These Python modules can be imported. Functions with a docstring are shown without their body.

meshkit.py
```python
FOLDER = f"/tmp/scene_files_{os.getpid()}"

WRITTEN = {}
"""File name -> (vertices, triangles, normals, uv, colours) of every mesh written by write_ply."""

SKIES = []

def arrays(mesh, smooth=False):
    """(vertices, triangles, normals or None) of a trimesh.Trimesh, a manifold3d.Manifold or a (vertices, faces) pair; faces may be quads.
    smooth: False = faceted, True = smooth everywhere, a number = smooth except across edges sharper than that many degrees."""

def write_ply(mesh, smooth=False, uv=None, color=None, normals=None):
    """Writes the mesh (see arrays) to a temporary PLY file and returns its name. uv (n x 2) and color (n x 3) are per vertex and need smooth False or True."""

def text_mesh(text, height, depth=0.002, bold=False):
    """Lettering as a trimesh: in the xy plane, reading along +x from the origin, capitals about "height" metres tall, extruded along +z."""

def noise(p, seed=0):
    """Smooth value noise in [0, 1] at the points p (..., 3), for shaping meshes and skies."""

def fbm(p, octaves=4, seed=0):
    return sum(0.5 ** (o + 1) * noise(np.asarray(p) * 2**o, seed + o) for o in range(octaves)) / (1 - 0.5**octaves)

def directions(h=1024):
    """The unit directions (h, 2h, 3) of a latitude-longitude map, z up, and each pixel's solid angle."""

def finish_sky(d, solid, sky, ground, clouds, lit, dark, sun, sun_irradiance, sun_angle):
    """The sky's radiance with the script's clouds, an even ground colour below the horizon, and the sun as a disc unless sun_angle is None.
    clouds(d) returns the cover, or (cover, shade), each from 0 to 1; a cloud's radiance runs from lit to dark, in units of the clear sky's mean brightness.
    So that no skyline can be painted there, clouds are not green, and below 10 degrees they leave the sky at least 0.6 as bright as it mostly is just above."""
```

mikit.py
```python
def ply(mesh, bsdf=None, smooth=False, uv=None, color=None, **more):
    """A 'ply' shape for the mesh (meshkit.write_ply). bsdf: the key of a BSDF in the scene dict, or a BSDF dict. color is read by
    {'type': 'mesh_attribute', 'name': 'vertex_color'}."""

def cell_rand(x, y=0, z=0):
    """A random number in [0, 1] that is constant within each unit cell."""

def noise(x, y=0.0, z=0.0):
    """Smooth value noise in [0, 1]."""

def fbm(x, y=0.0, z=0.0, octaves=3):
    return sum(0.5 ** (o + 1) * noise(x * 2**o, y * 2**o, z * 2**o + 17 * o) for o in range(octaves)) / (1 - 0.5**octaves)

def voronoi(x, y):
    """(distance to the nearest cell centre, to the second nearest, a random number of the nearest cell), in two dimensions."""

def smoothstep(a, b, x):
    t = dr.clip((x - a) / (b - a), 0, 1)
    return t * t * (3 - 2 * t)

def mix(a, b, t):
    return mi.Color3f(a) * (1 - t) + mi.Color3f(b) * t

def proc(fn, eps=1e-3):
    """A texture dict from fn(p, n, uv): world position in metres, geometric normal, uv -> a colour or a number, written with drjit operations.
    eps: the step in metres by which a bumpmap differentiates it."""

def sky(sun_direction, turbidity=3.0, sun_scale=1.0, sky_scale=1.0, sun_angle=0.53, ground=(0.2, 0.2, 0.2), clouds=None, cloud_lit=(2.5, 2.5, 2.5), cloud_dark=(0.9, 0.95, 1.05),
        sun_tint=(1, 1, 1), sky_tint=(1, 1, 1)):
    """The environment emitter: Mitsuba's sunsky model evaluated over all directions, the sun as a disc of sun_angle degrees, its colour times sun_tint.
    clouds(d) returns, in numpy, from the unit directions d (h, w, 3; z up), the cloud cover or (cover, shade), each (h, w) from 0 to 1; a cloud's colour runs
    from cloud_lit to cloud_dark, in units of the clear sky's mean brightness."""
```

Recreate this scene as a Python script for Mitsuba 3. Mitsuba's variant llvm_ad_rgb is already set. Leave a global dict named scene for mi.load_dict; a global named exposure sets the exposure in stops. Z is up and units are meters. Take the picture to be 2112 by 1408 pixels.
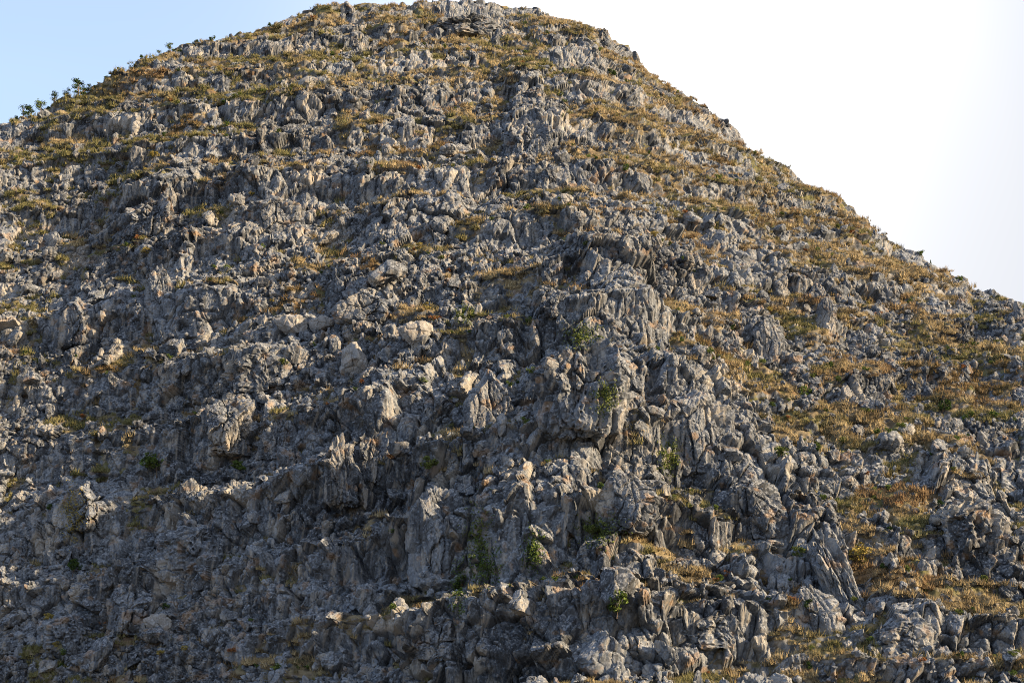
import math, numpy as np, trimesh, drjit as dr, mitsuba as mi, mikit
from scipy.spatial import cKDTree
from scipy.interpolate import PchipInterpolator

T = mi.ScalarTransform4f
scene, labels = {}, {}

# ---------------------------------------------------------------- camera, sky, exposure
PITCH, FOV = math.radians(13.0), 30.0
EYE = np.array([0.0, 0.0, 0.0])
FPX = 1056 / math.tan(math.radians(FOV / 2))          # focal length in pixels of the 2112 x 1408 photograph
scene['camera'] = {'type': 'perspective', 'fov': FOV, 'fov_axis': 'x', 'near_clip': 0.5, 'far_clip': 20000.0,
                   'to_world': T().look_at(origin=[0, 0, 0], target=[0, math.cos(PITCH), math.sin(PITCH)], up=[0, 0, 1])}
SUN = np.array([0.88, -0.27, 0.40])


def thin_cloud(d):
    # a veil of high thin cloud over the right half of the sky, densest above the hill's shoulder
    az, el = np.degrees(np.arctan2(d[..., 0], d[..., 1])), np.degrees(np.arcsin(np.clip(d[..., 2], -1, 1)))
    import meshkit
    n = meshkit.fbm(np.stack([d[..., 0] * 2.2, d[..., 1] * 2.2, d[..., 2] * 5 + 3], -1), 4, 5)
    band = np.exp(-(np.hypot(az - 5.5, 0.6 * (el - 22)) / 7.6) ** 2)
    veil = 1 / (1 + np.exp(-(az - 9.0 - 0.45 * (el - 18)) / 3.2))          # the veil runs on to the right, thinner and greyer
    wisps = np.clip((n - 0.40) * 2.5, 0, 1)
    cover = np.clip(0.17 + band + 0.75 * veil + 0.25 * wisps * (0.3 + 0.7 * band), 0, 1)
    return cover, np.clip(0.80 * veil - 0.15 * wisps, 0, 1)


scene['sky'] = mikit.sky(SUN.tolist(), turbidity=3.2, clouds=thin_cloud, cloud_lit=(2.8, 2.8, 2.84), sun_tint=(1.0, 0.955, 0.895), sky_scale=0.80, sun_angle=1.2, sky_tint=(0.97, 1.0, 1.09))
exposure = 3.3

# ---------------------------------------------------------------- noise
rng = np.random.default_rng(11)
_TAB = rng.random(128 ** 3).astype(np.float32)


def noise(p, seed=0):
    p = np.asarray(p, np.float32) + np.float32(seed * 7.31)
    i = np.floor(p).astype(np.int32)
    t = p - i
    t = t * t * (3 - 2 * t)
    out = 0
    for a in (0, 1):
        wa = t[..., 0] if a else 1 - t[..., 0]
        ia = ((i[..., 0] + a) & 127) << 14
        for b in (0, 1):
            wb = wa * (t[..., 1] if b else 1 - t[..., 1])
            ib = ia | (((i[..., 1] + b) & 127) << 7)
            for c in (0, 1):
                out = out + _TAB[ib | ((i[..., 2] + c) & 127)] * (wb * (t[..., 2] if c else 1 - t[..., 2]))
    return out


def fbm(p, octaves=4, seed=0):
    p = np.asarray(p, np.float32)
    return sum(0.5 ** (o + 1) * noise(p * 2 ** o, seed + o) for o in range(octaves)) / (1 - 0.5 ** octaves)


def step(a, b, x):
    t = np.clip((x - a) / (b - a), 0, 1)
    return t * t * (3 - 2 * t)


def cells(p, seed):
    """3D Voronoi of unit cells: per point the seed's offset vector, F2-F1 and four random numbers of the nearest cell."""
    i = np.unique(np.floor(p).astype(np.int32), axis=0)
    nb = np.array([[a, b, c] for a in (-1, 0, 1) for b in (-1, 0, 1) for c in (-1, 0, 1)])
    i = np.unique((i[:, None] + nb).reshape(-1, 3), axis=0)
    r = np.random.default_rng(seed)
    s = i + r.random(i.shape)
    d, k = cKDTree(s).query(p, k=2, workers=-1)
    rnd = r.random((len(s), 5)).astype(np.float32)
    return (p - s[k[:, 0]]).astype(np.float32), (d[:, 1] - d[:, 0]).astype(np.float32), rnd[k[:, 0]]


def blocks(p, seed, tilt=0.55):
    """Angular blocks: each cell a random level and a random tilted plane, with a crack between cells. In units of the cell."""
    off, edge, r = cells(p, seed)
    d = (r[:, 0] - 0.5) + tilt * ((r[:, 1] - 0.5) * off[:, 0] + (r[:, 2] - 0.5) * off[:, 1] + (r[:, 3] - 0.5) * off[:, 2]) * 2
    return d, edge, r[:, 4]


# ---------------------------------------------------------------- the hill: a crest line, a foot line and a convex face between them
def pix_dir(px, py):
    x, y = (np.asarray(px, float) - 1056) / FPX, (704 - np.asarray(py, float)) / FPX
    d = np.stack([x, np.cos(PITCH) - y * np.sin(PITCH), np.sin(PITCH) + y * np.cos(PITCH)], -1)
    return d / np.linalg.norm(d, axis=-1, keepdims=True)


CREST_PX = [(0, 248), (60, 232), (120, 208), (200, 182), (260, 146), (330, 110), (430, 80), (540, 48), (680, 21), (800, 13), (920, 11), (1060, 16), (1200, 42), (1250, 70),
            (1300, 102), (1340, 142), (1400, 188), (1450, 222), (1510, 270), (1600, 338), (1700, 390), (1790, 455), (1840, 494), (1920, 535), (1970, 568), (2010, 594), (2050, 602), (2112, 612)]
_d = pix_dir(*(np.array(CREST_PX, float) + [0, 13]).T)     # the relief stands about 13 px above the smooth crest
_az = np.degrees(np.arctan2(_d[:, 0], _d[:, 1]))
_el = np.degrees(np.arcsin(_d[:, 2]))
crest_el = PchipInterpolator(np.r_[-90, -60, -30, _az, 20, 32, 60, 90], np.r_[5, 9, 14, _el, 11.5, 8, 5, 4])
crest_r = PchipInterpolator([-90, -60, -30, -15, -10, -5, 0, 4, 7, 10, 13, 16, 25, 60, 90], [305, 298, 285, 272, 276, 283, 286, 281, 272, 260, 246, 233, 226, 230, 235])
foot_r = PchipInterpolator([-90, -30, -15, -8, 0, 5, 15, 30, 90], [230, 220, 202, 179, 162, 157, 161, 170, 180])


def hill(az, r):
    """Height of the smooth hill at azimuth az (degrees) and distance r (metres) round the valley floor."""
    rc, rf = crest_r(az), foot_r(az)
    e0, ec = math.tan(math.radians(1.6)), np.tan(np.radians(crest_el(az)))
    rr = np.maximum(r, rf * 0.8)
    u = (1 - rf / rr) / (1 - rf / rc)
    g = np.where(u < 1, 1 - np.sign(1 - u) * np.abs(1 - u) ** 1.25, 1 - 9 * ((r - rc) / rc) ** 2)
    z = rr * (e0 + (ec - e0) * g)
    return np.maximum(z, -1.8 - 0.0 * r)


def base_point(az, r):
    a = np.radians(az)
    return np.stack([np.sin(a) * r, np.cos(a) * r, hill(az, r)], -1)


def base_normal(az, r):
    e = 2.5
    du = base_point(az + np.degrees(e / r), r) - base_point(az - np.degrees(e / r), r)
    dv = base_point(az, r + e) - base_point(az, r - e)
    n = np.cross(du, dv)
    return n / np.linalg.norm(n, axis=-1, keepdims=True)


NR = 940
wing = 16.0 + 22.0 * np.linspace(0, 1, 81)[1:] ** 1.8
AZ = np.concatenate([-wing[::-1], np.linspace(-16.0, 16.0, 1080), wing])   # dense in the frame, sparser columns beyond it
NA = len(AZ)
RF, RC = foot_r(AZ), crest_r(AZ)
# distribute rows evenly in elevation on the face
el_fine = np.linspace(0, 1, 400)
rows = []
for j in range(NA):
    rf, rc = RF[j] * 0.985, RC[j]
    rr = rf + (rc - rf) * el_fine
    b = hill(np.full(400, AZ[j]), rr) / rr
    w = np.cumsum(np.r_[0, np.hypot(np.diff(b) * 1.0, 0.0006 * np.diff(rr))])
    rows.append(np.r_[np.interp(np.linspace(0, w[-1], NR - 60), w, rr), rc + (np.linspace(0, 1, 61)[1:] ** 1.5) * rc * 0.09])
RR = np.array(rows).T
AA = np.tile(AZ[None], (NR, 1))
BASE = base_point(AA, RR).reshape(-1, 3)
NRM = base_normal(AA, RR).reshape(-1, 3)
A1, R1 = AA.ravel(), RR.ravel()
to_img = BASE @ np.array([[1, 0, 0], [0, -math.sin(PITCH), math.cos(PITCH)], [0, math.cos(PITCH), math.sin(PITCH)]]).T
IMG = np.stack([1056 + FPX * to_img[:, 0] / to_img[:, 2], 704 - FPX * to_img[:, 1] / to_img[:, 2]], -1)
FRONT = (np.broadcast_to(np.arange(NR)[:, None] < NR - 60, RR.shape)).ravel()
_fi = np.nonzero(FRONT)[0]
_tree = cKDTree(IMG[_fi])


def vert(px, py):
    """Index of the face's grid point seen at a pixel of the photograph."""
    return _fi[_tree.query(np.stack([px, py], -1))[1]]


X, Y, Z = BASE.T
TANG = np.stack([NRM[:, 1] * -1, NRM[:, 0], np.zeros(len(X))], -1)
TANG /= np.linalg.norm(TANG, axis=1, keepdims=True)

# vegetation cover: thick on the right shoulder and the top, in patches elsewhere (photo pixels of the patch centres, half width and height)
def soft(px, py, w, h, ang=0.0, wob=0.5, seed=3):
    c, s = math.cos(math.radians(ang)), math.sin(math.radians(ang))
    dx, dy = IMG[:, 0] - px, IMG[:, 1] - py
    q = np.hypot((c * dx + s * dy) / w, (-s * dx + c * dy) / h)
    return 1 - step(0.55, 1.25, q + wob * (VN - 0.5))


VN = fbm(BASE * 0.22, 4, 31)
VN2 = fbm(BASE * 0.055, 3, 37)
right = step(1050, 1750, IMG[:, 0] + 0.25 * (IMG[:, 1] - 700))
top = step(620, 130, IMG[:, 1])
veg = 0.17 + 0.31 * right + 0.50 * top
PATCH = [(1090, 590, 170, 34, 2), (930, 740, 75, 35, 5), (1510, 765, 190, 40, 18), (1400, 665, 130, 35, 15), (1700, 910, 130, 80, 30), (1790, 1000, 150, 100, 35), (1850, 1120, 160, 120, 40),
         (1960, 1250, 150, 130, 40), (1760, 1130, 60, 70, 0), (850, 1250, 60, 60, 0), (1060, 1258, 75, 25, 0), (1040, 1035, 100, 22, 5), (1150, 1160, 60, 45, 20), (750, 295, 60, 20, 0), (480, 270, 120, 14, 0),
         (300, 115, 260, 45, -24), (200, 215, 200, 50, -20), (560, 60, 240, 30, -10), (1180, 470, 110, 40, 20), (1560, 500, 160, 80, 35), (1700, 450, 130, 90, 30), (1820, 560, 170, 60, 32), (1500, 300, 90, 60, 40),
         (1150, 380, 120, 22, 15), (860, 310, 120, 22, 4), (700, 190, 110, 18, 0), (850, 60, 140, 40, 0), (1300, 280, 120, 40, 20), (700, 900, 30, 20, 0), (430, 250, 120, 16, 0), (560, 135, 130, 20, -6),
         (850, 640, 60, 18, 0), (960, 480, 70, 20, 0), (870, 515, 60, 16, 0), (1900, 900, 120, 80, 30), (2020, 800, 100, 120, 40), (1330, 350, 80, 30, 10), (1900, 1340, 160, 50, 10), (1720, 1330, 90, 40, 10),
         (1230, 820, 40, 40, 0), (1890, 700, 120, 70, 30), (330, 375, 60, 20, 0), (100, 320, 110, 70, 0), (60, 450, 60, 30, 0), (130, 870, 50, 20, 0), (570, 1165, 60, 25, 0), (1660, 700, 70, 50, 20)]
for p in PATCH:
    veg = np.maximum(veg, 0.78 * soft(*p))
VN3 = fbm(BASE * 0.6, 3, 41)
veg = veg + 1.4 * (VN - 0.5) + 1.3 * (VN3 - 0.5) + 0.4 * (VN2 - 0.5)

# relief ------------------------------------------------------------------------------------------
wl = (fbm(BASE * np.array([1 / 60, 1 / 60, 1 / 60]), 3, 1) - 0.5)
gully = fbm(np.stack([A1 / 4.5 + wl * 2, Z / 70, R1 / 120], -1), 3, 5) - 0.5
bump = lambda px, py, w, h: np.exp(-((IMG[:, 0] - px) / w) ** 2 - ((IMG[:, 1] - py) / h) ** 2)
# a spur right of the centre shelters a hollow on the left
D = 3.0 * gully + 4.0 * wl + 1.6 * bump(1250, 950, 420, 450) - 1.4 * bump(420, 1000, 400, 420) - 2.0 * bump(120, 420, 220, 250)
off1, edge1, r1 = cells(BASE / np.array([3.6, 3.6, 4.0]) + 3 * 0.12 * fbm(BASE * 0.3, 2, 8)[:, None], 21)
off2, edge2, r2 = cells(BASE / np.array([1.5, 1.5, 2.3]), 22)
rise = Z + 9 * (fbm(BASE / 50, 2, 9) - 0.5) + 0.8 * (r1[:, 0] - 0.5) + 0.3 * (r2[:, 0] - 0.5) - 0.03 * X


def terrace(h, H, share, off=0.0):
    s = np.mod(h / H + off, 1.0)
    return np.where(s < share, s / share, 1 - (s - share) / (1 - share)), s < share


fade = step(1.08, 0.97, R1 / np.repeat(RC[None], NR, 0).ravel())
t1, in1 = terrace(rise, 9.0, 0.40)
t2, in2 = terrace(rise + 3.0 * (fbm(BASE / 14, 2, 10) - 0.5), 4.4, 0.42, 0.3)
m1 = step(0.27, 0.50, fbm(BASE / 26, 3, 12))
m2 = step(0.30, 0.58, fbm(BASE / 13, 3, 13))
low = step(900, 1150, IMG[:, 1]) * step(500, 850, IMG[:, 0])
ease = 1 - 0.45 * step(0.55, 0.85, R1 / np.tile(RC, NR))
D += ease * ((3.7 + 0.5 * low) * m1 * (t1 - 0.5) + (1.7 + 0.6 * low) * m2 * (t2 - 0.5))
cliff = np.clip(m1 * in1 + 0.7 * m2 * in2, 0, 1)
bench = m2 * step(0.55, 0.25, t2) * ~in2 + 0.7 * m1 * step(0.5, 0.2, t1) * ~in1

# bluffs seen in the photograph: (px, py, width px, height px, metres out, lean)
BLUFF = [(1060, 1130, 290, 240, 3.6), (1210, 770, 250, 260, 3.4), (1000, 800, 110, 150, 2.0), (790, 850, 190, 150, 2.4), (730, 940, 120, 150, 2.2), (610, 1080, 160, 150, 2.2), (880, 1080, 150, 210, 2.6),
         (170, 1040, 220, 150, 2.4), (380, 1120, 150, 110, 2.2), (250, 1240, 120, 120, 2.2), (450, 860, 150, 120, 2.4), (530, 740, 150, 120, 2.2), (1310, 1010, 130, 110, 2.0), (1440, 880, 180, 190, 2.6),
         (1180, 940, 150, 110, 2.0), (1560, 1040, 170, 170, 2.6), (1700, 1180, 110, 240, 2.6), (2010, 1060, 130, 130, 3.2), (1870, 1300, 130, 110, 2.4), (1480, 1270, 220, 110, 2.0), (1000, 1330, 200, 90, 1.6),
         (1080, 250, 90, 110, 3.0), (1110, 280, 120, 90, 2.4), (970, 40, 150, 60, 2.6), (740, 610, 170, 90, 2.2), (340, 580, 70, 110, 2.2), (190, 640, 150, 120, 2.4), (300, 430, 170, 110, 2.6), (560, 430, 220, 120, 2.4),
         (840, 470, 220, 90, 2.4), (1270, 580, 120, 90, 2.0), (1550, 540, 150, 110, 2.4), (1580, 690, 100, 110, 2.4), (1310, 660, 130, 150, 2.2), (620, 250, 170, 50, 2.2), (1470, 250, 90, 70, 2.2), (1190, 130, 130, 70, 2.4),
         (860, 250, 120, 70, 2.0), (400, 640, 140, 90, 2.0), (900, 1290, 180, 120, 2.0), (1290, 1230, 110, 90, 1.6), (1540, 880, 90, 120, 1.8), (1080, 1020, 110, 70, 1.2)]
for bx, by, bw, bh, out in BLUFF:
    k = vert(bx, by)
    k0, k1 = vert(bx, by - bh / 2), vert(bx, by + bh / 2)
    h = max(Z[k0] - Z[k1], 1.0)
    w = bw / FPX * np.linalg.norm(BASE[k])
    near = np.nonzero(np.abs(IMG - [bx, by]).max(1) < 1.3 * max(bw, bh) + 40)[0]
    u = ((BASE[near] - BASE[k]) @ TANG[k]) / (w / 2)
    v = (Z[near] - Z[k1]) / h + 0.10 * (r1[near, 2] - 0.5) + 0.12 * (r2[near, 1] - 0.5)
    u = u + 0.22 * (r1[near, 1] - 0.5) + 0.16 * (r2[near, 2] - 0.5)
    side = 1 - step(0.80, 1.02, np.abs(u))
    p = np.where(v < 0, 0, np.where(v < 1, np.clip(v / 0.9, 0, 1), np.clip(1 - (v - 1) / 0.8, 0, 1)))
    D[near] += 0.75 * out * p * side * (1 - 0.25 * u ** 2)
    cliff[near] = np.maximum(cliff[near], side * ((v > 0) & (v < 1)))
    veg[near] -= 0.5 * side * ((v > 0) & (v < 1))

CR = R1 / np.tile(RC, NR)
calm = 1 - 0.28 * step(0.55, 0.90, CR) - 0.12 * step(0.92, 0.985, CR)   # the dome's rim is weathered smoother
D_LARGE = (D - D.mean()) * calm
OUT = NRM * np.array([1.0, 1.0, 0.42])                    # blocks push out of the slope more than up
OUT /= np.linalg.norm(OUT, axis=1, keepdims=True)
S = np.zeros(len(D))
for (off, edge, r), amp, tilt, crack in (((off1, edge1, r1), 1.15, 0.9, 0.4), ((off2, edge2, r2), 0.8, 0.9, 0.3)):
    dd = (r[:, 0] - 0.5) + tilt * ((r[:, 1] - 0.5) * off[:, 0] + (r[:, 2] - 0.5) * off[:, 1] + (r[:, 3] - 0.5) * off[:, 2]) * 2
    S += amp * dd * (1 + 0.6 * low) - crack * (1 - step(0.0, 0.13, edge))
tone = 0.5 * r1[:, 4] + 0.5 * r2[:, 4]
warp = (np.stack([fbm(BASE * 0.9, 2, 51), fbm(BASE * 0.9, 2, 52), fbm(BASE * 0.9, 2, 53)], -1) - 0.5) * 1.2
for cell, asp, amp, seed in ((0.70, 1.75, 0.36, 24), (0.33, 1.4, 0.14, 25)):
    dd, edge, rr_ = blocks((BASE + NRM * D[:, None] * 0.35 + warp * cell) / np.array([cell, cell, cell * asp]), seed, 0.9)
    S += (amp * dd - 0.45 * amp * (1 - step(0, 0.16, edge))) * (1 - 0.3 * low) * (1 - 0.4 * cliff)
    tone = 0.6 * tone + 0.4 * rr_
# runnels down the cliff faces, fine roughness
flute2 = np.abs(noise(np.stack([A1 * R1 / 57.3 * 1.15, Z * 0.16, R1 * 0.16], -1), 62) - 0.5) * 2
S += (0.08 + (0.4 + 0.5 * low) * cliff) * 0.6 * (flute2 - 0.4) + 0.10 * (fbm(BASE * 3.2, 2, 63) - 0.5)
# soil and turf fill the hollows between the blocks up to a level that follows the vegetation
S = (S - S.mean()) * calm
soil = 1.9 * (veg + 0.20 * bench - 0.48) - 0.7 * cliff + 0.30 * (fbm(BASE * 1.1, 3, 64) - 0.5)
vg = step(-0.12, 0.12, soil - S)
S = np.maximum(S, soil)
POS = BASE + NRM * (D_LARGE * fade)[:, None] + OUT * (S * fade)[:, None]
POS += TANG * ((noise(BASE * 0.8, 71) - 0.5) * 0.35 * fade * (1 - vg))[:, None]


# ---------------------------------------------------------------- materials
def rock_color(p, n, g, tone):
    f = mikit.fbm(p.x * 1.7, p.y * 1.7, p.z * 1.7, 4)
    fine = mikit.fbm(p.x * 7, p.y * 7, p.z * 5, 3)
    streak = mikit.fbm((p.x + p.y * 0.6) * 3.2, p.z * 0.35, p.y * 0.5, 3)
    big = mikit.fbm(p.x * 0.12, p.y * 0.12, p.z * 0.12, 2)
    v = 0.35 * tone + 0.4 * f + 0.5 * (fine - 0.5) + 0.5 * (big - 0.5) + 0.125
    c = mikit.mix((0.036, 0.043, 0.055), (0.180, 0.205, 0.246), mikit.smoothstep(0.2, 0.8, v))
    steep = 1 - mikit.smoothstep(0.1, 0.6, n.z)
    c = mikit.mix(c, (0.35, 0.33, 0.30), steep * mikit.smoothstep(0.50, 0.72, streak) * 0.55)
    c = mikit.mix(c, (0.045, 0.047, 0.052), steep * mikit.smoothstep(0.5, 0.32, streak) * 0.65)
    c = mikit.mix(c, (0.33, 0.355, 0.395), mikit.smoothstep(0.0, 0.5, n.z) * mikit.smoothstep(0.48, 0.70, fine) * 0.5)   # pale lichen on tops
    c = mikit.mix(c, (0.34, 0.20, 0.08), mikit.smoothstep(0.62, 0.76, mikit.fbm(p.x * 0.8, p.y * 0.8, p.z * 0.8 + 40, 3)) * 0.3)
    c = mikit.mix(c, (0.385, 0.37, 0.345), steep * mikit.smoothstep(0.60, 0.72, mikit.fbm(p.x * 0.28 + 7, p.y * 0.28, p.z * 0.2, 3)) * 0.55)   # fresh pale breaks
    return c


def veg_color(p):
    a = mikit.fbm(p.x * 0.35, p.y * 0.35, p.z * 0.35 + 9, 3)
    b = mikit.fbm(p.x * 1.6 + 5, p.y * 1.6, p.z * 1.6, 3)
    c = mikit.mix((0.105, 0.088, 0.062), (0.19, 0.162, 0.11), mikit.smoothstep(0.35, 0.65, b))
    c = mikit.mix(c, (0.10, 0.105, 0.048), mikit.smoothstep(0.5, 0.68, a) * 0.8)
    return mikit.mix(c, (0.125, 0.085, 0.055), mikit.smoothstep(0.62, 0.75, mikit.fbm(p.x * 0.22 + 40, p.y * 0.22, p.z * 0.22, 3)) * 0.7)


def hillside_color(p, n, uv):
    m = uv.x + 0.5 * (mikit.fbm(p.x * 2.5, p.y * 2.5, p.z * 2.5, 3) - 0.5)
    return mikit.mix(rock_color(p, n, uv.x, uv.y), veg_color(p), mikit.smoothstep(0.4, 0.6, m) * mikit.smoothstep(-0.1, 0.35, n.z))


scene['hillside_material'] = {'type': 'twosided', 'b': {'type': 'diffuse', 'reflectance': mikit.proc(hillside_color)}}


def grid_mesh(pos, nr, na):
    i = np.arange(nr * na).reshape(nr, na)
    a, b, c, d = i[:-1, :-1].ravel(), i[:-1, 1:].ravel(), i[1:, 1:].ravel(), i[1:, :-1].ravel()
    return trimesh.Trimesh(pos, np.vstack([np.stack([a, b, c], 1), np.stack([a, c, d], 1)]), process=False)


scene['hillside'] = mikit.ply(grid_mesh(POS, NR, NA), 'hillside_material', uv=np.stack([vg, tone], -1))
labels['hillside'] = {'label': 'steep karst hillside of grey limestone ledges and dry grass', 'kind': 'structure'}


# ---------------------------------------------------------------- helpers for things on the slope
def project(p):
    q = p @ np.array([[1, 0, 0], [0, -math.sin(PITCH), math.cos(PITCH)], [0, math.cos(PITCH), math.sin(PITCH)]]).T
    return np.stack([1056 + FPX * q[:, 0] / q[:, 2], 704 - FPX * q[:, 1] / q[:, 2]], -1), q[:, 2]


class Surface:
    """The points of the slope and of the rocks built so far, looked up by the pixel where they are seen."""

    def __init__(self, pts, nrm):
        self.p, self.n = pts, nrm
        self.img, self.z = project(pts)
        self.tree = cKDTree(self.img)

    def at(self, px, py, k=24):
        d, i = self.tree.query([px, py], k)
        i = i[d < max(4.0, d[0] * 2)]
        j = i[np.argmin(self.z[i])]
        return self.p[j], self.n[j]


GROUND = Surface(POS[FRONT][::1], NRM[FRONT])
VEG = vg[FRONT]
CLIFF = cliff[FRONT]
LOW = low[FRONT]


def numbered(name):
    if name not in labels and name not in scene:
        return name
    k = 1
    while f'{name}_{k:03d}' in labels or f'{name}_{k:03d}' in scene:
        k += 1
    return f'{name}_{k:03d}'


def tag(key, label, category, group=None, kind=None):
    labels[key] = {'label': label, 'category': category}
    if group:
        labels[key]['group'] = group
    if kind:
        labels[key]['kind'] = kind


def region(p):
    (x, y), = project(np.asarray(p)[None])[0]
    return ('left' if x < 704 else 'middle' if x < 1408 else 'right'), ('upper' if y < 470 else 'middle' if y < 940 else 'lower')


WHERE = {('left', 'upper'): 'high on the shaded left shoulder', ('middle', 'upper'): 'high up below the summit', ('right', 'upper'): 'high on the right-hand ridge',
         ('left', 'middle'): 'halfway up the left side', ('middle', 'middle'): 'halfway up the middle of the slope', ('right', 'middle'): 'halfway up the grassy right side',
         ('left', 'lower'): 'low down on the dark left side', ('middle', 'lower'): 'low down in the middle', ('right', 'lower'): 'low down among grass on the right'}


def pose(p, yaw, scale, lean=(0, 0)):
    return T().translate(np.asarray(p, float).tolist()).rotate([0, 0, 1], float(yaw)).rotate([1, 0, 0], float(lean[0])).rotate([0, 1, 0], float(lean[1])).scale(np.asarray(scale, float).tolist())


def face_yaw(n):
    """Rotation that turns a mesh's front (-y) to face down the slope."""
    return math.degrees(math.atan2(n[0], -n[1]))


def put(key, group, m):
    scene[key] = {'type': 'instance', 'to_world': m, 'g': {'type': 'ref', 'id': group}}


# ---------------------------------------------------------------- rocks
def boulder_color(p, n, uv):
    return rock_color(p, n, 0.0, 0.3 + 0.5 * mikit.fbm(p.x * 0.45 + 11, p.y * 0.45, p.z * 0.45, 2))


def pale_color(p, n, uv):
    return mikit.mix(rock_color(p, n, 0.0, 0.8), (0.38, 0.365, 0.345), 0.26 + 0.3 * mikit.fbm(p.x * 2, p.y * 2, p.z, 3))


scene['rock_material'] = {'type': 'twosided', 'b': {'type': 'diffuse', 'reflectance': mikit.proc(boulder_color)}}
scene['pale_rock_material'] = {'type': 'twosided', 'b': {'type': 'diffuse', 'reflectance': mikit.proc(pale_color)}}


def ball(sub):
    m = trimesh.creation.icosphere(subdivisions=sub)
    return np.array(m.vertices), np.array(m.faces)


def boulder_mesh(seed, sub, size, rough=1.0, cuts=11):
    r = np.random.default_rng(seed)
    v, f = ball(sub)
    n = r.normal(size=(cuts, 3))
    n /= np.linalg.norm(n, axis=1, keepdims=True)
    c = np.maximum(v @ n.T, 1e-3)
    rad = np.minimum((r.uniform(0.5, 0.95, cuts) / c).min(1), 1.15)
    p = v * rad[:, None] * size
    if rough:
        dd, edge, _ = blocks(p / np.array([0.55, 0.55, 0.7]) + seed, seed + 100, 0.8)
        p += v * (0.16 * rough * dd - 0.07 * rough * (1 - step(0, 0.14, edge)))[:, None]
        p += v * (0.09 * (fbm(p * 5.1 + seed, 3, 5) - 0.5))[:, None]
    return p, f


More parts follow.
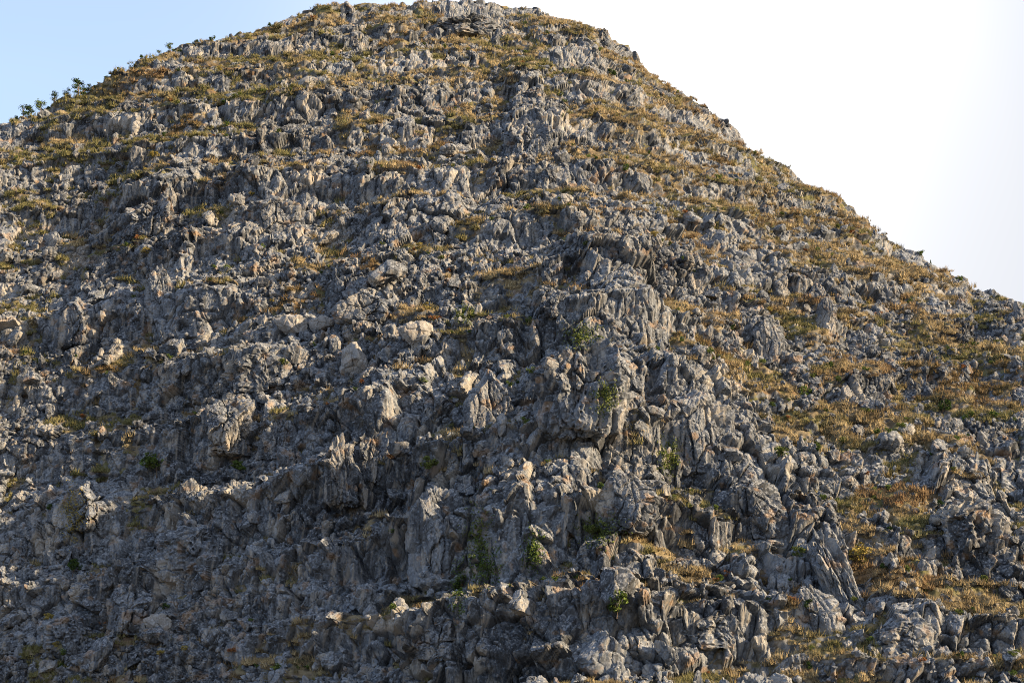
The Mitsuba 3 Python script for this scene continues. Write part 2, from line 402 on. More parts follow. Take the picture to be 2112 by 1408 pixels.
def crag_mesh(seed, sub=5, top=0.35, flute=1.0, flat=False):
    """A buttress in a unit box (x -1..1, y -1..1, z -1..1): steep ribbed sides, broken top."""
    r = np.random.default_rng(seed)
    v, f = ball(sub)
    rad = (np.abs(v) ** 5.0).sum(1) ** (-1 / 5.0)
    p = v * rad[:, None]
    for _ in range(9):   # bites out of the upright edges and the top
        a, e = r.uniform(0, 2 * np.pi), r.uniform(-0.1, 1.1)
        n = np.array([np.cos(a) * np.cos(e), np.sin(a) * np.cos(e), np.sin(e)])
        h = p @ n - r.uniform(0.72, 1.05)
        p -= np.maximum(h, 0)[:, None] * n   # a plane face
    p[:, 2] -= top * (fbm(np.stack([p[:, 0] * 2.2, p[:, 1] * 2.2, 0 * p[:, 0] + seed], -1), 3, 3) - 0.3) * np.clip(p[:, 2] + 0.6, 0, 1.6)
    out = v * np.array([1, 1, 0.25])
    out /= np.linalg.norm(out, axis=1, keepdims=True)
    rib = np.abs(noise(np.stack([p[:, 0] * 4.2 + seed, p[:, 1] * 4.2, p[:, 2] * 0.5], -1), 4) - 0.5) * 2
    p += out * (0.10 * flute * (rib - 0.45))[:, None]
    for cell, asp, amp, joint in (((0.75, 1.5, 0.13, 1.2), (0.36, 1.8, 0.065, 0.9), (0.15, 1.6, 0.03, 0.6)) if flat else ((0.60, 1.6, 0.22, 0.5), (0.30, 2.0, 0.12, 0.55), (0.14, 1.6, 0.055, 0.55))):
        q = p + (0.25 * cell) * (np.stack([fbm(p * 3, 2, 1), fbm(p * 3, 2, 2), fbm(p * 3, 2, 3)], -1) - 0.5)
        dd, edge, _ = blocks(q / np.array([cell, cell, cell * asp]) + seed, seed + 7, 1.0)
        p += out * (amp * dd - joint * amp * (1 - step(0, 0.07 if flat else 0.12, edge)))[:, None]
    p += out * (0.06 * (fbm(p * 9.0 + seed, 2, 6) - 0.5))[:, None]
    return p, f


def group_of(name, mesh, material):
    scene[name] = {'type': 'shapegroup', 'body': mikit.ply(mesh, material)}
    return name


CRAGS = [group_of(f'crag_source_{k}', crag_mesh(40 + k, 5 if k < 6 else 4, [0.35, 0.3, 0.5, 0.4, 0.6, 0.3, 0.5, 0.4][k], [0.9, 0.8, 1.2, 0.7, 1.0, 0.6, 1.1, 0.8][k], k in (0, 1, 3, 5)), 'rock_material') for k in range(8)]
BOULDERS = [group_of(f'boulder_source_{k}', boulder_mesh(60 + k, 4, np.array([1.0, 0.8, [1.15, 0.85, 0.55, 0.8, 0.7][k % 5]]), 1.0, 9), 'rock_material') for k in range(10)]
PALE = [group_of(f'pale_source_{k}', boulder_mesh(80 + k, 4, np.array([1.0, 0.75, [0.85, 0.6, 1.05][k]]), 0.9, 7), 'pale_rock_material') for k in range(3)]
STONES = [group_of(f'stone_source_{k}', boulder_mesh(90 + k, 3, np.array([1.0, 0.8, [0.7, 0.9, 0.55, 1.1][k % 4]]), 1.3), 'rock_material') for k in range(8)]
CHIPS = [group_of(f'chip_source_{k}', boulder_mesh(110 + k, 2, np.array([1.0, 0.8, [0.7, 0.9, 0.5, 1.1][k % 4]]), 0.8), 'rock_material') for k in range(8)]

taken = []
CRAG_LIST = [  # px, py, width, height, source, lean, name, label
    (1065, 1120, 230, 260, 0, 0, 'rock_cliff', 'broad pale fluted cliff face at bottom centre with green creepers hanging on it'),
    (1290, 1020, 120, 130, 5, 3, 'rock_slab', 'smooth upright slab with a dark left edge above the green bush'),
    (1190, 770, 180, 230, 2, 0, 'rock_cliff', 'tall dark ribbed wall with a green creeper in its cleft right of centre'),
    (1010, 815, 110, 150, 1, 0, 'rock_crag', 'square-cut crag split by joints with dark chimney on its left side'),
    (692, 955, 75, 150, 4, -6, 'rock_fin', 'tall pointed rock fin left of a shorter one low on slope'),
    (765, 925, 70, 120, 2, 4, 'rock_fin', 'shorter pointed rock fin standing right of the tallest fin'),
    (885, 1085, 130, 210, 3, 0, 'rock_crag', 'tall dark crag immediately left of the broad pale cliff'),
    (170, 1030, 140, 110, 1, 5, 'rock_crag', 'bulging crag stained yellow by lichen near the left edge'),
    (390, 1115, 150, 120, 7, 0, 'rock_mound', 'dark domed rock mound fringed by loose blocks at lower left'),
    (258, 1245, 120, 110, 5, 0, 'rock_block', 'dark square block with pale vertical streaks near the bottom left corner'),
    (450, 865, 130, 120, 3, 0, 'rock_block', 'large rounded dark block in the shade above the domed mound'),
    (567, 895, 75, 85, 4, 0, 'rock_crest', 'small jagged crest catching sunlight amid dark rocks at left'),
    (1720, 1165, 62, 220, 2, -22, 'rock_slab', 'long leaning ribbed slab along the edge of the rust-brown grass'),
    (1680, 1255, 95, 130, 5, -16, 'rock_slab', 'triangular leaning slab at the foot of the long ribbed slab'),
    (2010, 1065, 140, 130, 7, 0, 'rock_crag', 'dark overhanging crag at the right edge above rust-brown grass'),
    (1870, 1305, 130, 100, 6, 0, 'rock_crag', 'dark jagged crag rising from brown grass in the bottom right corner'),
    (1085, 275, 95, 110, 2, 0, 'rock_pillar', 'dark twin-ribbed pillar in the upper middle of the hill'),
    (970, 42, 130, 55, 6, 0, 'rock_cliff', 'low dark cliff band crowning the summit'),
    (322, 575, 60, 90, 4, -8, 'rock_wedge', 'sunlit wedge-shaped crag halfway up the left side'),
    (1250, 70, 26, 34, 4, 5, 'rock_spike', 'pointed rock sticking up on the skyline right of the summit'),
    (1705, 635, 40, 70, 5, 8, 'rock_slab', 'pale upright slab among dry grass halfway up the right side'),
    (1440, 885, 160, 170, 0, 0, 'rock_crag', 'wide grey crag below the long brown grass ledge on the right'),
    (1560, 1045, 150, 150, 3, -6, 'rock_cliff', 'steep ribbed cliff right of the smooth upright slab'),
    (525, 745, 130, 110, 6, 0, 'rock_crag', 'rugged sunlit crag left of the pale pyramid boulder'),
    (150, 650, 80, 110, 1, 0, 'rock_crag', 'narrow sunlit crag near the left edge with a shaded gully beside it'),
    (300, 440, 110, 100, 2, 0, 'rock_crag', 'ribbed crag with bright vertical edges high on the left side'),
    (560, 440, 120, 90, 0, 0, 'rock_crag', 'fluted crag with sunlit ribs high left of centre'),
    (1150, 620, 60, 60, 6, 0, 'rock_outcrop', 'knobbly outcrop under the brown grass shelf near the centre'),
    (1590, 690, 60, 100, 5, 0, 'rock_pillar', 'smooth grey pillar with dark overhang above the long grass ledge'),
    (1475, 1280, 130, 90, 6, 0, 'rock_crag', 'low spiky crag at the bottom right of centre'),
    (745, 620, 120, 80, 1, 0, 'rock_block', 'flat-topped block wall with bright right edge left of centre'),
    (880, 1300, 150, 100, 0, 6, 'rock_cliff', 'ribbed low cliff with dark clefts at the bottom centre'),
    (130, 1290, 120, 90, 7, 0, 'rock_block', 'blocky grey outcrop at the bottom left edge'),
]
for px, py, w, h, src, lean, name, text in CRAG_LIST:
    p, n = GROUND.at(px, py + 0.25 * h)
    m = np.linalg.norm(p) / FPX
    W, H = w * m / 2, h * m / 2
    hn = np.array([n[0], n[1], 0]) / math.hypot(n[0], n[1])
    c = p + np.array([0, 0, 0.30 * H * 2 * 0.5]) - hn * W * 0.30
    key = numbered(name)
    put(key, CRAGS[src], pose(c, face_yaw(n) + rng.uniform(-18, 18), [W * 0.95, max(0.8 * W, 0.45 * H), H * 1.02], (0, lean)))
    tag(key, text, 'rock')
    taken.append((px, py, max(w, h) / 2))

BOULDER_LIST = [
    (1245, 1328, 120, 1, 0, 'big rounded boulder with a dark left face near the bottom edge'),
    (1275, 1200, 105, 3, 0, 'large squarish boulder standing behind the green bush'),
    (855, 676, 68, 0, 1, 'pale angular boulder with a bright flat face left of centre'),
    (740, 742, 66, 2, 1, 'pale pyramid-shaped boulder lit on its front face'),
    (605, 662, 60, 1, 1, 'pale tilted boulder with a shaded left side beside a similar one'),
    (663, 665, 50, 0, 1, 'pale pointed boulder just right of a tilted one'),
    (797, 560, 70, 4, 0, 'blocky grey boulder perched above the dark terraces left of centre'),
    (284, 262, 28, 2, 1, 'small bright block perched on the upper left ledge'),
    (806, 292, 36, 1, 1, 'bright flat slab lying in dry grass high above the centre'),
    (1160, 410, 40, 0, 1, 'bright squarish stone on the grass above the centre right'),
    (212, 1340, 60, 5, 0, 'knobbly pale grey boulder at the bottom left'),
    (440, 1150, 60, 2, 0, 'rounded boulder on rubble right of the domed mound'),
    (1800, 835, 50, 7, 0, 'grey boulder with a shadowed hollow in the grass at right'),
    (1840, 910, 55, 6, 0, 'tilted angular block among rust-brown grass at right'),
    (970, 1000, 60, 8, 0, 'grey boulder on the ledge over the broad pale cliff'),
    (330, 1275, 55, 1, 1, 'pale flat block lying on rubble at the lower left'),
]
for px, py, w, src, pale, text in BOULDER_LIST:
    p, n = GROUND.at(px, py + 0.2 * w)
    R = 0.5 * w * np.linalg.norm(p) / FPX
    key = numbered('boulder')
    put(key, (PALE if pale else BOULDERS)[src], pose(p + n * R * 0.35, rng.uniform(0, 360), [R, R, R * 1.05], rng.uniform(-12, 12, 2)))
    tag(key, text, 'boulder')
    taken.append((px, py, w / 2))

LANDMARK = [(x, y, short) for (x, y), short in zip([(c[0], c[1]) for c in CRAG_LIST] + [(b[0], b[1]) for b in BOULDER_LIST], [
    'broad pale cliff', 'smooth upright slab', 'tall dark ribbed wall', 'square-cut crag', 'tallest pointed fin', 'shorter pointed fin', 'dark crag beside the pale cliff', 'lichen-stained crag',
    'dark domed mound', 'streaked dark block', 'large rounded dark block', 'small jagged crest', 'long leaning slab', 'triangular leaning slab', 'dark overhanging crag', 'bottom right jagged crag',
    'dark twin-ribbed pillar', 'summit cliff band', 'sunlit wedge-shaped crag', 'pointed skyline rock', 'pale upright slab', 'wide grey crag', 'steep ribbed cliff', 'rugged sunlit crag',
    'narrow sunlit crag', 'bright-edged ribbed crag', 'high fluted crag', 'knobbly outcrop', 'smooth grey pillar', 'low spiky crag', 'flat-topped block wall', 'ribbed low cliff', 'bottom left outcrop',
    'big round boulder', 'squarish boulder', 'pale angular boulder', 'pale pyramid boulder', 'pale tilted boulder', 'pale pointed boulder', 'perched blocky boulder', 'small bright block', 'bright flat slab',
    'bright squarish stone', 'knobbly pale boulder', 'rounded rubble boulder', 'shadowed boulder', 'tilted angular block', 'ledge boulder', 'pale flat block'])]


USED = set()


def relative(p, head):
    """A label that no other thing has yet: the look, then where it stands from one of the nearest landmark rocks."""
    (x, y), = project(np.asarray(p)[None])[0]
    first = None
    for lx, ly, short in sorted(LANDMARK, key=lambda q: math.hypot(q[0] - x, q[1] - y))[:14]:
        dx, dy = x - lx, y - ly
        d = math.hypot(dx, dy)
        way = ('right of' if dx > 0 else 'left of') if abs(dx) > 1.8 * abs(dy) else ('below' if dy > 0 else 'above') if abs(dy) > 1.8 * abs(dx) else ('lower right of' if dx > 0 else 'lower left of') if dy > 0 else ('upper right of' if dx > 0 else 'upper left of')
        text = head + ' ' + ('just ' if d < 70 else 'some way ' if d > 140 else '') + way + ' the ' + short
        first = first or text
        if text not in USED:
            USED.add(text)
            return text
    return first


# loose blocks all over the face, the 300 that show largest each a thing, the next 300 stones of the hillside, the rest rubble
N = 10500
cand = rng.choice(len(GROUND.p), 40000, replace=False)
w = (0.12 + 0.88 * (1 - VEG[cand])) * (1 - 0.85 * CLIFF[cand]) * (1 - 0.6 * LOW[cand])
cand = cand[rng.random(len(cand)) < w]
img = GROUND.img[cand]
cand = cand[(img[:, 0] > -60) & (img[:, 0] < 2170) & (img[:, 1] < 1450)]
tk = np.array(taken)
far_off = (np.hypot(GROUND.img[cand, None, 0] - tk[:, 0], GROUND.img[cand, None, 1] - tk[:, 1]) > 0.9 * tk[:, 2]).all(1)
cand = cand[far_off][:N]
size = np.clip(0.20 * rng.pareto(2.6, len(cand)) + 0.20, 0.20, 1.2)
order = np.argsort(-size / GROUND.z[cand])
inside = [i for i in order if 20 < GROUND.img[cand[i], 0] < 2092 and 20 < GROUND.img[cand[i], 1] < 1392]
rest = [i for i in order if not (20 < GROUND.img[cand[i], 0] < 2092 and 20 < GROUND.img[cand[i], 1] < 1392)]
for k, i in enumerate(inside + rest):
    p, n, R = GROUND.p[cand[i]], GROUND.n[cand[i]], size[i]
    m = pose(p + n * R * rng.uniform(0.05, 0.5), rng.uniform(0, 360), R * np.array([*rng.uniform(0.75, 1.15, 2), rng.uniform(0.75, 1.7 if R < 0.7 else 1.25)]), rng.uniform(-22, 22, 2))
    if k < 284:
        key = numbered('boulder')
        put(key, BOULDERS[k % 10], m)
        big = 'large ' if R > 0.95 else 'small ' if R < 0.7 else ''
        shape = ['tall', 'blocky', 'flat', 'rounded', 'squat'][k % 5]
        tag(key, relative(p, f'{big}{shape} grey boulder'), 'boulder', f'grey boulders {WHERE[region(p)]}')
    elif k < 584:
        put(f'hillside__stone_{k - 283:03d}', STONES[k % 8], m)
    else:
        put(f'rubble__{k - 583:04d}', STONES[k % 8] if R > 0.55 else CHIPS[k % 8], m)
tag('rubble', 'loose grey limestone rubble strewn over the ledges', 'rubble', kind='stuff')


# ---------------------------------------------------------------- plants
def grass_color(p, n, uv):
    a = mikit.fbm(p.x * 0.16 + 3, p.y * 0.16, p.z * 0.16 + 9, 3)
    b = mikit.fbm(p.x * 0.9 + 5, p.y * 0.9, p.z * 0.9, 2)
    c = mikit.mix((0.155, 0.125, 0.076), (0.37, 0.305, 0.185), mikit.smoothstep(0.3, 0.7, b))
    c = mikit.mix(c, (0.13, 0.135, 0.06), mikit.smoothstep(0.46, 0.64, a + 0.15 * mikit.smoothstep(-12.0, -42.0, p.x)) * 0.85)
    r = mikit.fbm(p.x * 0.11 + 40, p.y * 0.11, p.z * 0.11, 3) + 0.10 * mikit.smoothstep(0.0, 40.0, p.x) * mikit.smoothstep(70.0, 25.0, p.z)
    return mikit.mix(c, (0.17, 0.108, 0.064), mikit.smoothstep(0.56, 0.72, r) * 0.65)


def leafy(name, rgb, rgb2):
    def fn(p, n, uv):
        return mikit.mix(rgb, rgb2, mikit.smoothstep(0.3, 0.7, mikit.fbm(p.x * 2.3, p.y * 2.3, p.z * 2.3, 2)))
    scene[name] = {'type': 'twosided', 'b': {'type': 'diffuse', 'reflectance': mikit.proc(fn)}}
    return name


scene['grass_material'] = {'type': 'twosided', 'b': {'type': 'diffuse', 'reflectance': mikit.proc(grass_color)}}
leafy('green_leaf', (0.045, 0.075, 0.022), (0.10, 0.14, 0.04))
leafy('bright_leaf', (0.065, 0.09, 0.028), (0.125, 0.155, 0.05))
leafy('dark_leaf', (0.022, 0.042, 0.016), (0.05, 0.08, 0.025))
leafy('yellow_leaf', (0.19, 0.155, 0.045), (0.27, 0.23, 0.08))
leafy('rust_leaf', (0.17, 0.075, 0.035), (0.26, 0.13, 0.06))
leafy('bark', (0.09, 0.07, 0.055), (0.15, 0.12, 0.095))


def tuft_mesh(seed, n=70, spread=0.55, tall=0.5):
    r = np.random.default_rng(seed)
    hub = r.normal(size=(7, 2)) * spread * 0.55
    c = hub[r.integers(0, 7, n)] + r.normal(size=(n, 2)) * 0.10
    a = r.uniform(0, 2 * np.pi, n)
    h = tall * r.uniform(0.3, 1.0, n)
    wdt = 0.035 * r.uniform(0.7, 1.4, n)
    lean = r.normal(size=(n, 2)) * 0.5 * h[:, None]
    side = np.stack([np.cos(a), np.sin(a)], -1) * wdt[:, None]
    z0 = np.full((n, 1), -0.12)
    v = np.stack([np.hstack([c - side, z0]), np.hstack([c + side, z0]), np.hstack([c + lean, h[:, None]])], 1).reshape(-1, 3)
    return v, np.arange(3 * n).reshape(-1, 3)


def leaves(centres, size, seed, flat=0.0):
    """A small folded leaf at every centre."""
    r = np.random.default_rng(seed)
    n = len(centres)
    u = r.normal(size=(n, 3))
    u /= np.linalg.norm(u, axis=1, keepdims=True)
    w = np.cross(u, r.normal(size=(n, 3)))
    w /= np.linalg.norm(w, axis=1, keepdims=True)
    s = size * r.uniform(0.6, 1.3, (n, 1))
    v = np.stack([centres - u * s, centres + w * s * 0.45, centres + u * s, centres - w * s * 0.45], 1).reshape(-1, 3)
    i = np.arange(n)[:, None] * 4
    return v, np.vstack([i + [0, 1, 2], i + [0, 2, 3]])


def lumpy_crown(seed, n, lumps, size, low=0.15, squash=0.75):
    """Leaf positions in several clumps, a unit crown above z = 0."""
    r = np.random.default_rng(seed)
    c = r.normal(size=(lumps, 3))
    c /= np.linalg.norm(c, axis=1, keepdims=True)
    c *= r.uniform(0.35, 0.75, (lumps, 1))
    k = r.integers(0, lumps, n)
    q = r.normal(size=(n, 3))
    q /= np.linalg.norm(q, axis=1, keepdims=True)
    p = c[k] + q * (r.uniform(0.4, 1, (n, 1)) ** 0.5) * r.uniform(0.22, 0.42, (lumps, 1))[k]
    p[:, 2] = (p[:, 2] + 1) * squash + low
    return leaves(p, size, seed + 1), c * [1, 1, squash] + [0, 0, squash + low]


def limb_mesh(points, radii, sides=5):
    p = np.asarray(points, float)
    d = np.gradient(p, axis=0)
    d /= np.linalg.norm(d, axis=1, keepdims=True)
    a = np.cross(d, [0.31, 0.9, 0.1])
    a /= np.linalg.norm(a, axis=1, keepdims=True)
    b, t = np.cross(d, a), np.arange(sides) * 2 * np.pi / sides
    v = p[:, None] + np.asarray(radii)[:, None, None] * (np.cos(t)[None, :, None] * a[:, None] + np.sin(t)[None, :, None] * b[:, None])
    f = []
    for i in range(len(p) - 1):
        for j in range(sides):
            q = [i * sides + j, i * sides + (j + 1) % sides, (i + 1) * sides + (j + 1) % sides, (i + 1) * sides + j]
            f += [[q[0], q[1], q[2]], [q[0], q[2], q[3]]]
    return trimesh.Trimesh(v.reshape(-1, 3), f, process=False)


def woody(seed, hubs, base_r):
    """A tapered trunk that splits into limbs towards the clumps of a crown."""
    r = np.random.default_rng(seed)
    parts = [limb_mesh([[0, 0, -0.25], [0.02, 0.01, 0.2], [0.05, 0.03, 0.55]], [base_r, base_r * 0.8, base_r * 0.6])]
    for h in hubs:
        m = np.array([0.03, 0.02, 0.3]) * 0.5 + h * 0.5 + r.normal(size=3) * 0.06
        parts.append(limb_mesh([[0.02, 0.01, r.uniform(0.15, 0.5)], m, h], [base_r * 0.5, base_r * 0.35, base_r * 0.15], 4))
    return trimesh.util.concatenate(parts)


# dry grass on the turf between the rocks
TUFTS = [group_of(f'tuft_source_{k}', tuft_mesh(200 + k, 90, 0.55, [0.42, 0.5, 0.36, 0.6, 0.45, 0.5][k]), 'grass_material') for k in range(6)]
turf = np.nonzero(VEG > 0.45)[0]
keep = rng.random(len(turf)) < 1.5 * (GROUND.z[turf] / 220) ** 2 * 7500 / len(turf)
for k, i in enumerate(turf[keep]):
    sc = rng.uniform(0.6, 1.25)
    put(f'dry_grass__{k + 1:04d}', TUFTS[k % 6], pose(GROUND.p[i], rng.uniform(0, 360), [sc, sc, sc * rng.uniform(0.7, 1.3)], rng.uniform(-15, 15, 2)))
tag('dry_grass', 'dry straw and rust coloured grass tufts between the rocks', 'grass', kind='stuff')

# bushes: stems and a leafy crown each
KIND = {'green': ('green_leaf', 'green'), 'bright': ('bright_leaf', 'bright green'), 'dark': ('dark_leaf', 'dark green'), 'yellow': ('yellow_leaf', 'yellowing'), 'rust': ('rust_leaf', 'rust-red')}
BUSH = {}
for a, kind in enumerate(KIND):
    for b in range(3):
        lv, hubs = lumpy_crown(300 + 10 * a + b, 620, 9, 0.115)
        BUSH[kind, b] = (mikit.ply(lv, KIND[kind][0]), mikit.ply(woody(320 + 10 * a + b, hubs[:5], 0.035), 'bark'))


def bush(name, p, R, kind, label, category='bush', group=None, b=0, tall=1.0):
    key = numbered(name)
    m = pose(p, rng.uniform(0, 360), [R, R * rng.uniform(0.7, 1.0), R * tall * rng.uniform(0.7, 1.05)], rng.uniform(-12, 12, 2))
    scene[f'{key}__crown'] = {**BUSH[kind, b % 3][0], 'to_world': m}
    scene[f'{key}__stem'] = {**BUSH[kind, b % 3][1], 'to_world': m}
    tag(key, label, category, group)


# the slope and the rocks on it, for what grows on them
ROCKS = [GROUND.p]
for key, d in list(scene.items()):
    if key.startswith(('rock_', 'boulder')) and d.get('type') == 'instance':
        g = scene[d['g']['id']]['body']['filename']
        v = mikit.meshkit.WRITTEN[g][0]
        M = np.array(d['to_world'].matrix)
        ROCKS.append(v @ M[:3, :3].T + M[:3, 3])
SEEN = Surface(np.vstack(ROCKS), np.zeros((sum(map(len, ROCKS)), 3)))
BUSH_LIST = [(1272, 1222, 80, 'green', 'largest green bush growing in front of the squarish boulder'), (322, 930, 75, 'green', 'low spreading green bush in a dark hollow at left'),
             (490, 945, 50, 'green', 'small round green bush on a ledge right of a spreading one'), (1640, 1125, 45, 'bright', 'feathery light green shrub on the cliff beside the long leaning slab'),
             (893, 645, 30, 'rust', 'rust-red shrub standing upright near the pale angular boulder'), (312, 312, 26, 'yellow', 'yellow shrub on the shaded upper left ledge'),
             (475, 1333, 22, 'rust', 'bright orange-red seedling on rubble near the bottom left'), (880, 940, 45, 'bright', 'bright green bush on the ledge above the dark crag'),
             (1665, 800, 40, 'green', 'green shrub on the ledge right of the long grass strip'), (1945, 830, 40, 'dark', 'dark green bush in rust grass near the right edge'),
             (1610, 915, 42, 'bright', 'bright green bush among rust-coloured grass right of the steep cliff'), (1910, 1200, 36, 'bright', 'light green shrub in rust grass at the lower right'),
             (520, 392, 18, 'yellow', 'small golden shrub on sunlit rock high on the left'), (300, 505, 24, 'yellow', 'golden tussock bush on the left terrace edge'), (1285, 340, 26, 'green', 'green bush high on the right of the upper slope'),
             (1265, 140, 30, 'dark', 'dark bush in a hollow right of the summit'), (1770, 1130, 60, 'yellow', 'yellow-green bush on the rust-brown bank right of the leaning slab'), (150, 1155, 45, 'dark', 'dark green bush among shaded rubble at the lower left'),
             (95, 1260, 34, 'yellow', 'yellow-leaved shrub by a block near the bottom left edge'), (585, 735, 24, 'bright', 'small light green plant left of the pale pyramid boulder'), (1220, 1080, 40, 'bright', 'bright green bush over the cleft left of the smooth upright slab')]
for q, (px, py, w, kind, text) in enumerate(BUSH_LIST):
    p = SEEN.at(px, py + 0.35 * w, 40)[0]
    p = p - p / np.linalg.norm(p) * 0.18 * w * np.linalg.norm(p) / FPX - [0, 0, 0.25 * w * np.linalg.norm(p) / FPX]
    bush('bush', p, 0.5 * w * np.linalg.norm(p) / FPX, kind, text, b=q)

spots = rng.choice(len(GROUND.p), 5000, replace=False)
spots = spots[(CLIFF[spots] < 0.6) & (GROUND.img[spots, 0] > 15) & (GROUND.img[spots, 0] < 2097) & (GROUND.img[spots, 1] < 1395) & (rng.random(len(spots)) < 0.25 + 0.75 * VEG[spots])][:270]
for q, i in enumerate(spots):
    kind = ['green', 'bright', 'green', 'dark', 'yellow', 'green', 'bright', 'green', 'green', 'rust'][q % 10]
    p = SEEN.at(*GROUND.img[i], 30)[0]
    bush('shrub', p, rng.uniform(0.28, 0.62), kind, relative(p, f'small {KIND[kind][1]} shrub'), 'shrub', f'small shrubs {WHERE[region(p)]}', q)

# creepers hanging on the cliffs
CREEPER = [(985, 1110, 26, 60, 'bright', 'bright green creeper hanging down the left side of the broad pale cliff'), (1100, 1135, 18, 40, 'green', 'darker creeper on the right side of the broad pale cliff'),
           (1235, 1092, 40, 30, 'bright', 'light green creeper draped over the cleft left of the upright slab'), (1200, 690, 34, 26, 'bright', 'bright green creeper in the cleft of the tall ribbed wall'),
           (945, 1215, 14, 45, 'green', 'narrow creeper dangling below the dark crag'), (1250, 820, 26, 34, 'bright', 'light green creeper above a brown grass ledge right of centre'), (960, 645, 24, 18, 'bright', 'small bright creeper on the bluff left of the brown grass shelf'),
           (1000, 1165, 30, 40, 'green', 'trailing creeper under the bright one on the pale cliff'), (1380, 940, 22, 34, 'bright', 'bright creeper at the foot of the wide grey crag'), (150, 1060, 24, 60, 'yellow', 'yellowing creeper on the lichen-stained crag')]
for q, (px, py, a, b, kind, text) in enumerate(CREEPER):
    r = np.random.default_rng(700 + q)
    u = r.normal(size=(900, 2)) * 0.5
    g = [SEEN.at(px + a * x + 0.2 * a * math.sin(7 * y), py + b * y, 10)[0] for x, y in u]
    g = np.array(g)
    g += r.normal(size=g.shape) * 0.06 - g / np.linalg.norm(g, axis=1, keepdims=True) * r.uniform(0.0, 0.25, (len(g), 1))
    key = numbered('creeper')
    scene[key] = mikit.ply(leaves(g, 0.12, 720 + q), KIND[kind][0])
    tag(key, text, 'creeper')

# small trees along the left skyline, one conifer on the right ridge
def ridge_point(px):
    x = np.abs(GROUND.img[:, 0] - px) < 6
    i = np.nonzero(x)[0][np.argmin(GROUND.img[x, 1])]
    return GROUND.p[i]


def tree(name, px, h_px, shape, kind, label, group=None):
    p = ridge_point(px) - np.array([0, 0, 0.1])
    H = h_px * np.linalg.norm(p) / FPX
    key = numbered(name)
    seed = 500 + len(labels)
    r = np.random.default_rng(seed)
    bend = r.uniform(-0.12, 0.12, 2) * H
    top = np.array([bend[0], bend[1], H])
    trunk = [limb_mesh([[0, 0, -0.3], [bend[0] * 0.3, bend[1] * 0.3, 0.45 * H], top * [1, 1, 0.96]], [0.028 * H, 0.02 * H, 0.008 * H])]
    pts = []
    if shape == 'conifer':
        for z in np.linspace(0.2, 1.0, 9):
            a = r.uniform(0, 6.28, 26)
            rad = 0.30 * H * (1.05 - z) * r.uniform(0.2, 1.0, 26)
            pts.append(np.stack([np.cos(a) * rad, np.sin(a) * rad, z * H - 0.25 * rad + r.normal(size=26) * 0.02 * H], -1) + np.outer(np.full(26, z), bend.tolist() + [0]))
    else:
        for _ in range({'flat': 9, 'round': 10, 'sparse': 8}[shape]):
            z = r.uniform(0.25, 0.98) if shape != 'flat' else r.choice([0.35, 0.62, 0.9]) + r.uniform(-0.08, 0.06)
            a, rad = r.uniform(0, 6.28), H * r.uniform(0.08, 0.38 if shape != 'sparse' else 0.25)
            c = np.array([math.cos(a) * rad, math.sin(a) * rad, z * H]) + [bend[0] * z, bend[1] * z, 0]
            trunk.append(limb_mesh([[bend[0] * z * 0.5, bend[1] * z * 0.5, 0.55 * z * H], c * [0.6, 0.6, 0.9], c], [0.02 * H, 0.012 * H, 0.005 * H], 4))
            pts.append(c + r.normal(size=(70 if shape != 'sparse' else 40, 3)) * H * np.array([0.10, 0.10, 0.045 if shape == 'flat' else 0.07]))
    m = T().translate(p.tolist())
    scene[f'{key}__trunk'] = mikit.ply(trimesh.util.concatenate(trunk), 'bark', to_world=m)
    scene[f'{key}__crown'] = mikit.ply(leaves(np.vstack(pts), 0.055 * H, seed), KIND[kind][0], to_world=m)
    tag(key, label, 'tree', group)


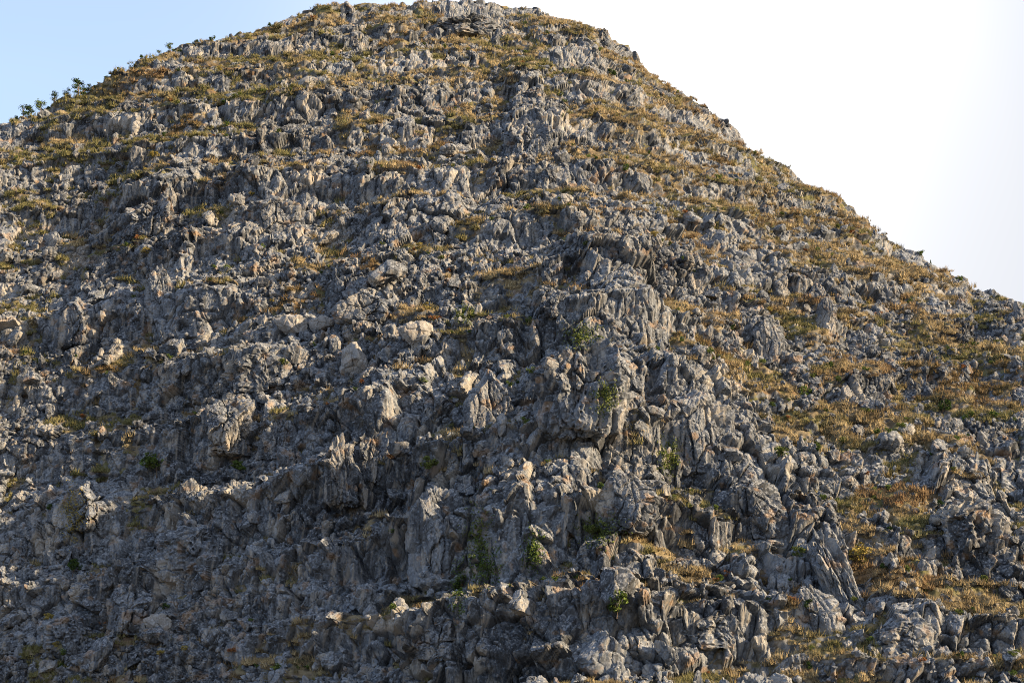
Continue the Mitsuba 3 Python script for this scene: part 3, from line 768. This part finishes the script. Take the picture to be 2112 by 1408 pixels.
tree('ridge_tree', 157, 36, 'flat', 'dark', 'tallest flat-topped dark tree on the left skyline')
tree('ridge_tree', 80, 27, 'round', 'green', 'yellow-green rounded tree on the left skyline near the edge')
tree('ridge_tree', 46, 30, 'sparse', 'dark', 'thin dark tree furthest left on the skyline')
tree('ridge_tree', 62, 23, 'round', 'dark', 'dark bushy tree between the thin tree and yellow-green tree')
tree('ridge_tree', 108, 27, 'sparse', 'dark', 'slender dark tree right of the yellow-green tree')
tree('ridge_tree', 178, 20, 'round', 'dark', 'low dark tree just right of the tallest skyline tree')
tree('ridge_tree', 130, 19, 'round', 'dark', 'low bushy tree left of the tallest skyline tree')
tree('ridge_tree', 346, 20, 'flat', 'green', 'small flat-topped tree higher up the left skyline')
tree('ridge_tree', 330, 16, 'sparse', 'green', 'tiny sparse tree left of the small flat-topped one on the skyline')
tree('ridge_conifer', 1925, 20, 'conifer', 'dark', 'tiny pointed conifer on the right ridge')
for q, px in enumerate([20, 34, 95, 195, 212, 232, 251, 268, 290, 312, 366, 400, 440, 500, 560, 1905, 1985, 2060]):
    p = ridge_point(px) - np.array([0, 0, 0.35])
    bush('skyline_bush', p, rng.uniform(0.35, 0.7), ['green', 'green', 'dark'][q % 3], f'small green bush on the {"left" if px < 900 else "right"} skyline of the hill', 'bush', f'bushes along the {"left" if px < 900 else "right"} skyline', q, 1.1)


# ---------------------------------------------------------------- the ground at the camera's feet and away to the horizon
aa = np.radians(np.linspace(-180, 180, 241))
rr = np.concatenate([[0.5], np.linspace(10, 150, 24), np.linspace(156, 300, 50), [330, 400, 600, 1000, 1500]])
G = np.stack([np.sin(aa)[None] * rr[:, None], np.cos(aa)[None] * rr[:, None], np.zeros((len(rr), 241))], -1)
azd = np.degrees(aa)
z = np.stack([np.array([float(v) for v in hill(np.clip(azd, -89, 89), np.full(241, q))]) for q in rr])
side = step(100, 60, np.abs(azd))[None]
inner = (np.abs(azd)[None] < 37) & (rr[:, None] > 158)
z = -1.8 + (np.maximum(z, -1.8) + 1.8) * side * (rr[:, None] < 320)
z = z + 0.8 * (fbm(G * 0.08, 3, 91) - 0.5) - np.where(inner, 22.0, 0.0)
G[..., 2] = np.maximum(z, -3.0)
scene['ground'] = mikit.ply(grid_mesh(G.reshape(-1, 3), len(rr), 241), 'hillside_material', smooth=True, uv=np.full((len(rr) * 241, 2), 0.62))
labels['ground'] = {'label': 'valley floor and outer slopes of dry grass and rock', 'kind': 'structure'}
